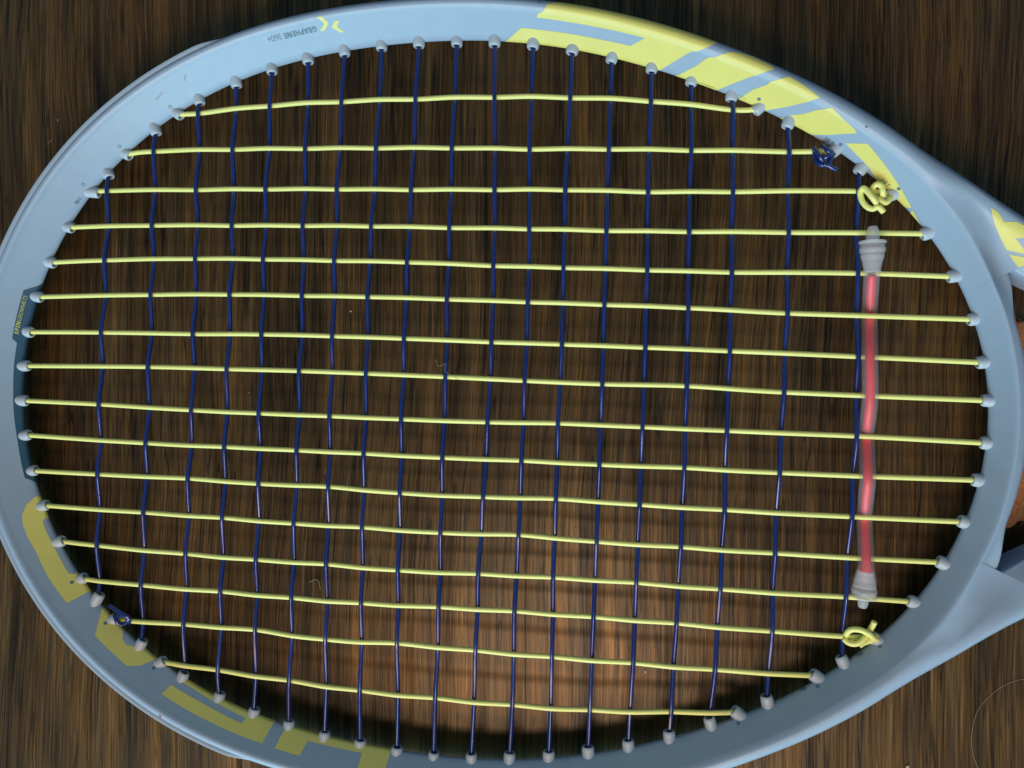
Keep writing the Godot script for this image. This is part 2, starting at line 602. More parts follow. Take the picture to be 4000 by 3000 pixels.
	paint("yellow_stripe", [Vector2(-13.95, 3.14), Vector2(-13.59, 3.33), Vector2(-13.19, 3.47), Vector2(-12.89, 3.53), Vector2(-12.5, 3.44), Vector2(-12.5, 3.2), Vector2(-13.16, 3.16)], yellow_paint)
	paint("dark_panel", [Vector2(194.96, -0.05), Vector2(193.42, 0.43), Vector2(187.34, 0.42), Vector2(186.85, 0.28), Vector2(184.03, 0.29), Vector2(181.75, 0.28), Vector2(178.16, 0.28), Vector2(174.54, 0.26), Vector2(171.33, 0.27), Vector2(169.92, 0.27), Vector2(168.91, -0.05), Vector2(169.55, -0.3), Vector2(175.17, -0.3), Vector2(179.79, -0.3), Vector2(184.39, -0.3), Vector2(193.15, -0.3)], teal_paint)
	for at in [Vector2(-45.02, 0.32), Vector2(-33.71, 0.28), Vector2(-25.57, 0.31), Vector2(155.42, 0.3), Vector2(148.58, 0.28), Vector2(139.78, 0.31), Vector2(29.93, 0.3), Vector2(38.32, 0.25), Vector2(49.06, 0.26)]:
		paint("hole_marker", disc_outline(at, 0.62), ink, 0.13)
	for at in [Vector2(-135.95, 0.3), Vector2(-144.53, 0.32), Vector2(-151.33, 0.35)]:
		paint("hole_marker", disc_outline(at, 0.60), ink, 0.10)
		paint("hole_marker_centre", disc_outline(at, 0.38), frame_paint, 0.15)
	var rust := plain(Color(0.62, 0.62, 0.63), 0.6)
	# small scuffs and specks on the paint
	paint("scuff_mark", [Vector2(-132.2, 0.70), Vector2(-131.9, 0.80), Vector2(-131.5, 0.86), Vector2(-131.4, 0.84), Vector2(-131.7, 0.79), Vector2(-132.0, 0.70)], rust)
	paint("scuff_mark", [Vector2(-136.7, 0.70), Vector2(-136.0, 0.72), Vector2(-135.4, 0.78), Vector2(-135.4, 0.75), Vector2(-136.0, 0.68), Vector2(-136.7, 0.67)], rust)
	paint("scuff_mark", disc_outline(Vector2(135.06, 4.1), 0.7, 5), plain(Color(0.62, 0.38, 0.36), 0.6))
	var grime := plain(Color(0.42, 0.42, 0.40), 0.6)
	paint("scuff_mark", disc_outline(Vector2(-78.4, 4.2), 0.35, 6), grime)
	paint("scuff_mark", disc_outline(Vector2(-32.8, 2.6), 0.40, 5), grime)
	paint("scuff_mark", [Vector2(-53.6, 0.07), Vector2(-51.6, 0.10), Vector2(-50.6, 0.07), Vector2(-51.4, 0.075)], plain(Color(0.72, 0.72, 0.45), 0.6), 0.12)
	paint("scuff_mark", [Vector2(-48.6, 0.13), Vector2(-47.2, 0.17), Vector2(-46.4, 0.14), Vector2(-47.3, 0.14)], plain(Color(0.70, 0.70, 0.45), 0.6), 0.12)


# letters laid on the frame; along = +1 reads with growing angle
func letter_line(called: String, text: String, at: Vector2, cap: float, length: float, along: float, mat: Material, bold := false, slant := 0.0) -> void:
	var font := SystemFont.new()
	font.font_names = PackedStringArray(["Droid Sans"])
	font.font_weight = 700 if bold else 400
	var tm := TextMesh.new()
	tm.font = font
	tm.text = text
	tm.font_size = 32
	tm.pixel_size = 1.0
	tm.depth = 0.0
	tm.curve_step = 4.0
	tm.horizontal_alignment = HORIZONTAL_ALIGNMENT_LEFT
	var arr := tm.get_mesh_arrays()
	var v: PackedVector3Array = arr[Mesh.ARRAY_VERTEX]
	var idx: PackedInt32Array = arr[Mesh.ARRAY_INDEX] if arr[Mesh.ARRAY_INDEX] != null else PackedInt32Array(range(v.size()))
	if v.is_empty():
		return
	var box := AABB(v[0], Vector3.ZERO)
	for p in v:
		box = box.expand(p)
	var per_deg := frame_point(at.x + 0.5, at.y).distance_to(frame_point(at.x - 0.5, at.y))
	var per_t := frame_point(at.x, at.y + 0.05).distance_to(frame_point(at.x, at.y - 0.05)) / 0.1
	var st := SurfaceTool.new()
	st.begin(Mesh.PRIMITIVE_TRIANGLES)
	for k in range(0, idx.size() - 2, 3):
		var tri := []
		for i in 3:
			var p: Vector3 = v[idx[k + i]]
			var y := (p.y - box.position.y) / box.size.y * cap
			var x := (p.x - box.position.x) / box.size.x * length + slant * y
			# running with the angle, the letters' heads point to the inner edge
			tri.append(at + Vector2(along * x / per_deg, -along * y / per_t * -1.0))
		var a: Vector2 = tri[0]
		var b: Vector2 = tri[1]
		var c: Vector2 = tri[2]
		if absf((b - a).cross(c - a)) < 1e-9:
			continue
		if (b - a).cross(c - a) > 0.0:
			var swap := b
			b = c
			c = swap
		for q in [a, b, c]:
			st.set_normal(film_normal(q))
			st.add_vertex(to_racquet(frame_point(q.x, q.y, 0.16)) * MM)
	part(called, st.commit(), mat, racquet)


func make_lettering() -> void:
	letter_line("lettering", "GRAPHENE", Vector2(-112.3, 0.93), 1.55, 11.6, -1.0, ink, true)
	letter_line("lettering", "360+", Vector2(-117.4, 0.97), 1.45, 5.0, -1.0, plain(Color(0.42, 0.53, 0.60), 0.5))
	var gold := plain(Color(0.82, 0.80, 0.42), 0.5)
	letter_line("lettering", "SPIN", Vector2(187.9, 0.285), 1.35, 4.7, 1.0, gold, true, 0.25)
	letter_line("lettering", "GROMMETS", Vector2(189.6, 0.285), 1.25, 9.6, 1.0, gold, false, 0.2)
	letter_line("lettering", "TIE M", Vector2(-35.6, 0.12), 1.2, 3.4, 1.0, ink, true)
	letter_line("lettering", "TIE C", Vector2(-27.6, 0.12), 1.2, 3.4, 1.0, ink, true)
	letter_line("lettering", "TIE", Vector2(32.6, 0.16), 1.2, 2.2, -1.0, teal_paint, true)
	letter_line("lettering", "TIE", Vector2(40.4, 0.14), 1.2, 2.2, -1.0, teal_paint, true)
	letter_line("lettering", "TIE C", Vector2(206.0, 0.16), 1.2, 3.0, 1.0, ink, true)


# ---------------------------------------------------------------- strings

func dense(knots: Array) -> PackedVector2Array:
	var out := PackedVector2Array()
	for i in knots.size() - 1:
		var a: Vector2 = knots[maxi(i - 1, 0)]
		var b: Vector2 = knots[i]
		var c: Vector2 = knots[i + 1]
		var d: Vector2 = knots[mini(i + 2, knots.size() - 1)]
		if i == 0:
			a = b * 2.0 - c
		if i == knots.size() - 2:
			d = c * 2.0 - b
		for j in 12:
			out.append(b.cubic_interpolate(c, a, d, j / 12.0))
	out.append(knots[-1])
	return out


func lay_main(knots: Array) -> void:
	main_lines.append(dense(knots))


func lay_cross(knots: Array) -> void:
	cross_lines.append(dense(knots))


func make_strings() -> void:
	lay_main([Vector2(-155.3, -93.8), Vector2(-148.4, -93.9), Vector2(-121.2, -95.4), Vector2(-94.6, -95.7), Vector2(-67.9, -95.4), Vector2(-40.1, -94.8), Vector2(-14.1, -93.4), Vector2(12.8, -91), Vector2(39.6, -87), Vector2(47.2, -86.7)])
	lay_main([Vector2(-175.6, -80.2), Vector2(-165.7, -80.9), Vector2(-135.2, -80.5), Vector2(-107.9, -79.8), Vector2(-82, -79), Vector2(-55, -78), Vector2(-28, -76.6), Vector2(-1.1, -75.6), Vector2(26.1, -74.2), Vector2(57.4, -72.6), Vector2(71.2, -72.2)])
	lay_main([Vector2(-188.3, -66.6), Vector2(-184.2, -67.2), Vector2(-149.3, -66.5), Vector2(-122.8, -65.9), Vector2(-96.4, -65.1), Vector2(-69.6, -64.1), Vector2(-40.1, -63.2), Vector2(-15.8, -62.4), Vector2(12, -60.9), Vector2(39.6, -60.1), Vector2(79.1, -59.1), Vector2(89.1, -57.6)])
	lay_main([Vector2(-198.6, -54.1), Vector2(-166.5, -54.1), Vector2(-135.7, -53.3), Vector2(-109.1, -52.6), Vector2(-84, -51.8), Vector2(-56, -50.6), Vector2(-28.1, -49.5), Vector2(-1.9, -48.3), Vector2(25.5, -47.3), Vector2(57.4, -46.3), Vector2(99.4, -44.8)])
	lay_main([Vector2(-206.2, -41.3), Vector2(-185.3, -41.8), Vector2(-149.8, -41.7), Vector2(-123.8, -41), Vector2(-97.4, -40), Vector2(-71, -39), Vector2(-40.5, -37.2), Vector2(-16.4, -36.1), Vector2(11.7, -34.8), Vector2(39.3, -33.6), Vector2(79.1, -32.6), Vector2(107.4, -31)])
	lay_main([Vector2(-211.4, -28.6), Vector2(-167.2, -28.9), Vector2(-136.6, -28.6), Vector2(-109.3, -27.8), Vector2(-85.3, -27.1), Vector2(-56.8, -25.9), Vector2(-28.6, -24.6), Vector2(-2.5, -23.4), Vector2(25.2, -22), Vector2(57.1, -19.9), Vector2(113.6, -17.3)])
	lay_main([Vector2(-215.3, -15.6), Vector2(-186.9, -15.3), Vector2(-150.8, -14.5), Vector2(-124.6, -14.2), Vector2(-98.3, -13.4), Vector2(-72.2, -12.4), Vector2(-41.2, -11), Vector2(-16.8, -10.1), Vector2(11.1, -8.9), Vector2(38.8, -7.6), Vector2(79.3, -5.6), Vector2(116.4, -3.6)])
	lay_main([Vector2(-216.9, -3), Vector2(-168.4, -2.6), Vector2(-137.9, -1.8), Vector2(-110.6, -1.1), Vector2(-86, -0.2), Vector2(-57.4, 1), Vector2(-29.7, 2.3), Vector2(-3.2, 3.4), Vector2(24.8, 4), Vector2(56.2, 6), Vector2(117.9, 8.5)])
	lay_main([Vector2(-217.8, 10), Vector2(-188, 11.2), Vector2(-151.6, 13.1), Vector2(-125.7, 14.1), Vector2(-99.4, 14.9), Vector2(-73.2, 15.8), Vector2(-42.5, 16.6), Vector2(-18.2, 16.8), Vector2(10.2, 17.8), Vector2(37.9, 18.8), Vector2(79, 20.2), Vector2(117.7, 22)])
	lay_main([Vector2(-216.8, 22.9), Vector2(-169.5, 25.3), Vector2(-138.9, 26.3), Vector2(-111.6, 27.2), Vector2(-86.9, 28), Vector2(-58.5, 29.1), Vector2(-30.8, 29.7), Vector2(-4.1, 30.7), Vector2(24.1, 31.3), Vector2(54.9, 32.5), Vector2(115.3, 33.9)])
	lay_main([Vector2(-214.4, 36.2), Vector2(-188.7, 37.1), Vector2(-153.1, 38), Vector2(-126.1, 39.4), Vector2(-100, 40), Vector2(-73.8, 41.7), Vector2(-44.2, 42.5), Vector2(-18.9, 42.6), Vector2(9.3, 44), Vector2(37.3, 45.1), Vector2(77.7, 46.5), Vector2(111.3, 47.3)])
	lay_main([Vector2(-209.8, 49.1), Vector2(-170.6, 50.8), Vector2(-139.9, 52), Vector2(-112.8, 53.4), Vector2(-87.4, 54.1), Vector2(-59.2, 55.3), Vector2(-31.8, 55.3), Vector2(-5.1, 56.9), Vector2(23.1, 57.9), Vector2(53.6, 59.1), Vector2(104.8, 60.5)])
	lay_main([Vector2(-203.1, 62.3), Vector2(-189.2, 63.5), Vector2(-154.2, 65.5), Vector2(-127, 66.8), Vector2(-100.8, 67.6), Vector2(-74.5, 68.9), Vector2(-45.8, 69.2), Vector2(-19.8, 69.6), Vector2(8.4, 70.4), Vector2(36, 71.6), Vector2(76, 72.8), Vector2(96.1, 73.5)])
	lay_main([Vector2(-194.6, 76), Vector2(-171.7, 77.6), Vector2(-140.8, 78.8), Vector2(-113.8, 80.1), Vector2(-88, 81), Vector2(-59.9, 81.3), Vector2(-33.2, 81.7), Vector2(-6.1, 82.6), Vector2(21.7, 83.6), Vector2(52.8, 85), Vector2(84.2, 85.7)])
	lay_main([Vector2(-182.1, 90.7), Vector2(-155.1, 91.4), Vector2(-127.6, 92.2), Vector2(-101.2, 94.5), Vector2(-74.9, 94.7), Vector2(-46.8, 95.9), Vector2(-20.2, 96.9), Vector2(7.3, 97.7), Vector2(34.4, 98.6), Vector2(66.1, 99)])
	lay_main([Vector2(-163, 105.5), Vector2(-141.8, 107.5), Vector2(-114.7, 109.9), Vector2(-88.4, 112.1), Vector2(-61.2, 113.3), Vector2(-33.8, 114.2), Vector2(-7.3, 114.5), Vector2(20, 113.6), Vector2(41.1, 112.5)])
	lay_cross([Vector2(-183.1, -73), Vector2(-183.2, -66.9), Vector2(-184.3, -41.6), Vector2(-185.9, -15.2), Vector2(-187, 11.2), Vector2(-187.7, 36.9), Vector2(-188.2, 63.2), Vector2(-188.3, 82.5)])
	lay_cross([Vector2(-164.4, -88), Vector2(-164.8, -80.5), Vector2(-165.6, -53.8), Vector2(-166.3, -28.7), Vector2(-167.5, -2.6), Vector2(-168.6, 25.2), Vector2(-169.7, 50.6), Vector2(-170.8, 77.1), Vector2(-171.2, 98.9)])
	lay_cross([Vector2(-147.4, -98.2), Vector2(-147.6, -93.4), Vector2(-148.5, -66.1), Vector2(-149, -41.5), Vector2(-150, -14.4), Vector2(-150.8, 13), Vector2(-152.3, 37.8), Vector2(-153.3, 65.1), Vector2(-154.3, 90.9), Vector2(-154.9, 110.1)])
	lay_cross([Vector2(-133.4, -103.7), Vector2(-134.5, -80), Vector2(-135, -53), Vector2(-135.9, -28.4), Vector2(-137.2, -1.8), Vector2(-138.2, 26.1), Vector2(-139.2, 51.8), Vector2(-140, 78.4), Vector2(-141.1, 107), Vector2(-141, 117)])
	lay_cross([Vector2(-119.9, -107.8), Vector2(-120.5, -94.9), Vector2(-122.2, -65.5), Vector2(-123.2, -40.7), Vector2(-124, -14.1), Vector2(-125.1, 14), Vector2(-125.4, 39.2), Vector2(-126.4, 66.4), Vector2(-126.9, 91.8), Vector2(-127.8, 121.9)])
	lay_cross([Vector2(-106.5, -110.7), Vector2(-107.4, -79.4), Vector2(-108.5, -52.4), Vector2(-108.8, -27.6), Vector2(-110, -1), Vector2(-111, 27), Vector2(-112.2, 53.1), Vector2(-113.2, 79.7), Vector2(-114.1, 109.3), Vector2(-114.6, 125.7)])
	lay_cross([Vector2(-93.1, -112.7), Vector2(-94.1, -95.2), Vector2(-95.9, -64.7), Vector2(-96.9, -39.8), Vector2(-97.8, -13.3), Vector2(-98.8, 14.8), Vector2(-99.4, 39.8), Vector2(-100.2, 67.2), Vector2(-100.6, 94), Vector2(-101.2, 128.7)])
	lay_cross([Vector2(-79.8, -114.1), Vector2(-81.6, -78.6), Vector2(-83.5, -51.5), Vector2(-84.8, -26.9), Vector2(-85.5, -0.2), Vector2(-86.4, 27.9), Vector2(-87, 53.8), Vector2(-87.5, 80.6), Vector2(-88, 111.5), Vector2(-88.1, 130.8)])
	lay_cross([Vector2(-66.4, -114.3), Vector2(-67.5, -94.9), Vector2(-69.2, -63.7), Vector2(-70.6, -38.8), Vector2(-71.8, -12.3), Vector2(-72.8, 15.7), Vector2(-73.4, 41.4), Vector2(-74.1, 68.5), Vector2(-74.5, 94.2), Vector2(-74.7, 132.4)])
	lay_cross([Vector2(-53.1, -114.1), Vector2(-54.7, -77.5), Vector2(-55.7, -50.4), Vector2(-56.5, -25.8), Vector2(-57.1, 1), Vector2(-58.2, 28.9), Vector2(-58.9, 55), Vector2(-59.6, 80.9), Vector2(-60.8, 112.7), Vector2(-61.5, 133.3)])
	lay_cross([Vector2(-39.9, -113.1), Vector2(-39.9, -94.3), Vector2(-39.9, -62.8), Vector2(-40.3, -37), Vector2(-41, -10.9), Vector2(-42.3, 16.5), Vector2(-43.9, 42.3), Vector2(-45.6, 68.9), Vector2(-46.6, 95.4), Vector2(-48.1, 133)])
	lay_cross([Vector2(-26.7, -111.6), Vector2(-27.8, -76.1), Vector2(-28, -49.3), Vector2(-28.4, -24.5), Vector2(-29.5, 2.3), Vector2(-30.6, 29.5), Vector2(-31.6, 55), Vector2(-33, 81.3), Vector2(-33.7, 113.6), Vector2(-34.8, 132.1)])
	lay_cross([Vector2(-13.4, -109.1), Vector2(-14.1, -92.9), Vector2(-15.7, -62.1), Vector2(-16.3, -35.9), Vector2(-16.8, -10.1), Vector2(-18.1, 16.7), Vector2(-18.8, 42.4), Vector2(-19.7, 69.3), Vector2(-20.1, 96.4), Vector2(-21.2, 130.6)])
	lay_cross([Vector2(-0.2, -105.6), Vector2(-1.1, -75.2), Vector2(-1.9, -48), Vector2(-2.5, -23.2), Vector2(-3.2, 3.4), Vector2(-4.1, 30.5), Vector2(-5, 56.6), Vector2(-6, 82.1), Vector2(-7.2, 113.9), Vector2(-7.8, 128.1)])
	lay_cross([Vector2(13, -101.6), Vector2(12.7, -90.5), Vector2(11.9, -60.6), Vector2(11.6, -34.6), Vector2(11.1, -8.9), Vector2(10.2, 17.8), Vector2(9.3, 43.8), Vector2(8.3, 70), Vector2(7.3, 97.2), Vector2(5.7, 125)])
	lay_cross([Vector2(26, -96.8), Vector2(25.9, -73.8), Vector2(25.3, -47.1), Vector2(25.1, -21.8), Vector2(24.7, 3.9), Vector2(24, 31.1), Vector2(22.9, 57.6), Vector2(21.6, 83.1), Vector2(19.9, 113), Vector2(19.3, 121.1)])
	lay_cross([Vector2(38.9, -91), Vector2(39.3, -86.5), Vector2(39.4, -59.8), Vector2(39.1, -33.4), Vector2(38.6, -7.5), Vector2(37.7, 18.7), Vector2(37.1, 44.9), Vector2(35.8, 71.2), Vector2(34.2, 98), Vector2(32.6, 115.8)])
	lay_cross([Vector2(56.8, -81.3), Vector2(57.1, -72.2), Vector2(57.1, -46), Vector2(56.8, -19.8), Vector2(55.9, 6), Vector2(54.6, 32.4), Vector2(53.3, 58.8), Vector2(52.5, 84.5), Vector2(51, 107.5)])
	lay_cross([Vector2(79.4, -65.8), Vector2(78.7, -58.8), Vector2(78.7, -32.5), Vector2(78.9, -5.6), Vector2(78.6, 20.1), Vector2(77.3, 46.3), Vector2(75.6, 72.4), Vector2(74.7, 93.3)])
	grommet_mesh = make_grommet()
	# where each pair crosses, as a fractional index along each line
	var on_main := []
	var on_cross := []
	for m in main_lines.size():
		on_main.append([])
	for c in cross_lines.size():
		on_cross.append([])
	for m in main_lines.size():
		for c in cross_lines.size():
			var a: PackedVector2Array = main_lines[m]
			var b: PackedVector2Array = cross_lines[c]
			var found := false
			for i in a.size() - 1:
				if b[0].x - 30.0 > maxf(a[i].x, a[i + 1].x) or b[0].x + 30.0 < minf(a[i].x, a[i + 1].x):
					continue
				for j in b.size() - 1:
					var hit: Variant = Geometry2D.segment_intersects_segment(a[i], a[i + 1], b[j], b[j + 1])
					if hit != null:
						var cross_over := (m + c) % 2 == 0
						on_main[m].append(Vector2(i + a[i].distance_to(hit) / maxf(a[i].distance_to(a[i + 1]), 1e-6), -0.45 if cross_over else 0.45))
						on_cross[c].append(Vector2(j + b[j].distance_to(hit) / maxf(b[j].distance_to(b[j + 1]), 1e-6), 0.95 if cross_over else -0.95))
						found = true
						break
				if found:
					break
	for m in main_lines.size():
		make_string("main_string", main_lines[m], on_main[m], 0.86, yellow_string)
	for c in cross_lines.size():
		make_string("cross_string", cross_lines[c], on_cross[c], 0.75, navy_string, true)


func make_string(called: String, line: PackedVector2Array, marks: Array, radius: float, mat: Material, twisted := false) -> void:
	var last := float(line.size() - 1)
	marks.append(Vector2(0, 0))
	marks.append(Vector2(last, 0))
	marks.sort_custom(func(a, b): return a.x < b.x)
	# lengths along the line, so that the weave is even
	var at := PackedFloat32Array([0.0])
	for i in range(1, line.size()):
		at.append(at[-1] + line[i].distance_to(line[i - 1]))
	var spots := []
	for k in marks:
		var i := mini(int(k.x), line.size() - 2)
		spots.append(Vector2(lerpf(at[i], at[i + 1], k.x - i), k.y))
	var total := at[-1]
	var n := int(total / 1.5)
	var pts := PackedVector3Array()
	var radii := []
	var seg := 0
	var s := 0
	for k in n + 1:
		var d := total * k / n
		while seg < at.size() - 2 and at[seg + 1] < d:
			seg += 1
		while s < spots.size() - 2 and spots[s + 1].x < d:
			s += 1
		var p := line[seg].lerp(line[seg + 1], (d - at[seg]) / maxf(at[seg + 1] - at[seg], 1e-5))
		var f: float = clampf((d - spots[s].x) / maxf(spots[s + 1].x - spots[s].x, 1e-5), 0.0, 1.0)
		var h := lerpf(spots[s].y, spots[s + 1].y, lerpf(0.5 - 0.5 * cos(PI * f), f, 0.55))
		pts.append(to_racquet(Vector3(p.x, h, p.y)))
		radii.append(radius)
	part(called, tube(pts, radii, 16 if twisted else 12, false, 1.0, 4.0 if twisted else 0.0), mat, racquet)
	for e in 2:
		var end := line[0] if e == 0 else line[-1]
		var inward := (line[5] - line[0] if e == 0 else line[-6] - line[-1]).normalized()
		var a := nearest_angle(end)
		var nrm := -hoop_normal(a)
		var dir := (nrm * 0.62 + inward * 0.38).normalized()
		var x := Vector3(dir.x, 0, dir.y)
		var z := x.cross(Vector3.UP)
		var g := part("grommet", grommet_mesh, grommet_plastic, racquet)
		var lean := Basis(Vector3.UP, rng.randf_range(-0.10, 0.10)) * Basis(z, rng.randf_range(-0.10, 0.10))
		g.transform = Transform3D(lean * Basis(x, Vector3.UP, z) * Basis(Vector3.RIGHT, rng.randf() * TAU) * Basis().scaled(Vector3(1.0, rng.randf_range(0.93, 1.03), rng.randf_range(0.93, 1.03))), to_racquet(Vector3(end.x, rng.randf_range(-0.25, 0.25), end.y)) * MM)


func nearest_angle(p: Vector2) -> float:
	var a := (p - CENTRE).angle()
	var best := a
	var least := 1e9
	for k in 61:
		var t := a + (k - 30) * 0.006
		var d := hoop(t).distance_squared_to(p)
		if d < least:
			least = d
			best = t
	return best


func make_grommet() -> ArrayMesh:
	var rows := []
	for q in [Vector2(-4.0, 2.12), Vector2(-1.2, 2.14), Vector2(0.3, 2.12), Vector2(0.85, 2.02), Vector2(1.2, 1.84), Vector2(1.38, 1.62), Vector2(1.38, 1.42), Vector2(1.2, 1.28), Vector2(0.8, 1.2), Vector2(-0.4, 1.15), Vector2(-1.6, 1.08), Vector2(-1.62, 0.05)]:
		rows.append(ring(Vector3(q.x, 0, 0), Vector3.UP, Vector3.UP.cross(Vector3.RIGHT), q.y, 22, 1.0))
	return grid(rows, true)


# ---------------------------------------------------------------- knots

func knot(called: String, lines: Array, radius: float, mat: Material, label: String) -> void:
	var pieces := []
	for l in lines:
		var knots := []
		for p in l:
			knots.append(to_racquet(p))
		pieces.append(tube(smooth_line(knots, 0.5), [radius], 12, true))
	var o := part(called, joined(pieces), mat, racquet)
	o.set_meta("label", label)


func make_knots() -> void:
	knot("string_knot", [
		[Vector3(89.1, 0.3, -57.5), Vector3(87.9, 1.8, -55.8), Vector3(86.3, 2.6, -54.5), Vector3(84.4, 2.4, -55.6), Vector3(83.4, 0.3, -57.3), Vector3(83.0, 0.2, -58.7), Vector3(82.8, 2.2, -59.7), Vector3(83.8, 3.2, -60.3), Vector3(85.0, 3.4, -59.3), Vector3(85.3, 3.2, -57.7), Vector3(85.9, 1.5, -56.5), Vector3(86.0, -0.5, -56.1)],
		[Vector3(83.6, 3.0, -54.2), Vector3(82.1, 3.7, -55.9), Vector3(80.8, 3.4, -57.8), Vector3(79.6, 2.9, -59.3), Vector3(78.9, 2.2, -58.6), Vector3(79.0, 1.8, -57.1), Vector3(79.6, 1.9, -55.2), Vector3(80.9, 2.2, -53.4), Vector3(82.5, 2.6, -52.6), Vector3(83.7, 3.3, -53.1), Vector3(84.6, 3.3, -52.5), Vector3(85.6, 3.0, -51.5)]],
		0.93, yellow_string, "yellow knot with a big loop below the upper throat stripe")
	knot("string_knot", [
		[Vector3(85.4, 1.0, 85.8), Vector3(83.7, 2.8, 85.0), Vector3(81.6, 3.6, 83.2), Vector3(79.0, 3.4, 82.2), Vector3(76.6, 2.8, 82.5), Vector3(75.6, 1.8, 84.0), Vector3(76.2, 0.2, 85.9), Vector3(78.2, -1.0, 87.2)],
		[Vector3(74.9, 1.2, 86.0), Vector3(75.9, 1.9, 86.9), Vector3(77.5, 2.4, 87.2), Vector3(79.2, 2.8, 86.5), Vector3(80.7, 2.6, 85.1), Vector3(82.2, 1.6, 83.6), Vector3(83.1, 2.4, 81.4), Vector3(83.7, 3.0, 79.6)],
		[Vector3(84.8, 1.5, 84.5), Vector3(83.3, 2.6, 85.5), Vector3(82.0, 2.4, 86.1), Vector3(80.5, 2.6, 86.6), Vector3(79.2, 2.8, 87.5)]],
		0.93, yellow_string, "yellow knot with a cut tail pointing up at the lower throat")
	knot("string_knot", [
		[Vector3(64.8, 1.4, -73.2), Vector3(65.5, 2.6, -70.9), Vector3(66.4, 2.9, -69.3), Vector3(67.3, 2.2, -68.5)],
		[Vector3(67.5, 1.2, -74.0), Vector3(68.0, 2.4, -72.6), Vector3(69.1, 2.6, -71.2), Vector3(70.9, 1.0, -71.0), Vector3(71.7, 0.0, -71.4)],
		[Vector3(65.0, 0.6, -72.9), Vector3(65.2, 0.8, -70.1), Vector3(65.8, 1.5, -68.1), Vector3(67.3, 2.0, -67.2), Vector3(68.9, 2.2, -67.6), Vector3(69.8, 2.0, -69.2), Vector3(70.1, 2.2, -70.6), Vector3(68.3, 2.9, -69.7), Vector3(67.5, 2.0, -69.2)],
		[Vector3(67.3, 2.6, -67.3), Vector3(68.9, 2.4, -66.9), Vector3(70.2, 2.2, -66.2), Vector3(71.7, 1.8, -65.7)]],
		0.74, navy_string, "navy knot tied round the second yellow string")
	knot("string_knot", [
		[Vector3(-182.4, 1.8, 85.0), Vector3(-178.9, 2.6, 86.5), Vector3(-175.7, 3.0, 87.9), Vector3(-174.6, 2.6, 88.8), Vector3(-174.7, 1.8, 90.3), Vector3(-175.7, 0.6, 91.5)],
		[Vector3(-181.0, 1.2, 88.5), Vector3(-179.8, 2.2, 89.8), Vector3(-179.0, 2.0, 91.3), Vector3(-178.1, 1.2, 92.0), Vector3(-176.2, 1.6, 91.2), Vector3(-174.9, 2.4, 89.6), Vector3(-175.8, 2.4, 88.4), Vector3(-178.3, 2.2, 88.4), Vector3(-180.3, 1.4, 89.1)]],
		0.74, navy_string, "navy knot at the tip end of the racquet")


# ---------------------------------------------------------------- vibration dampener

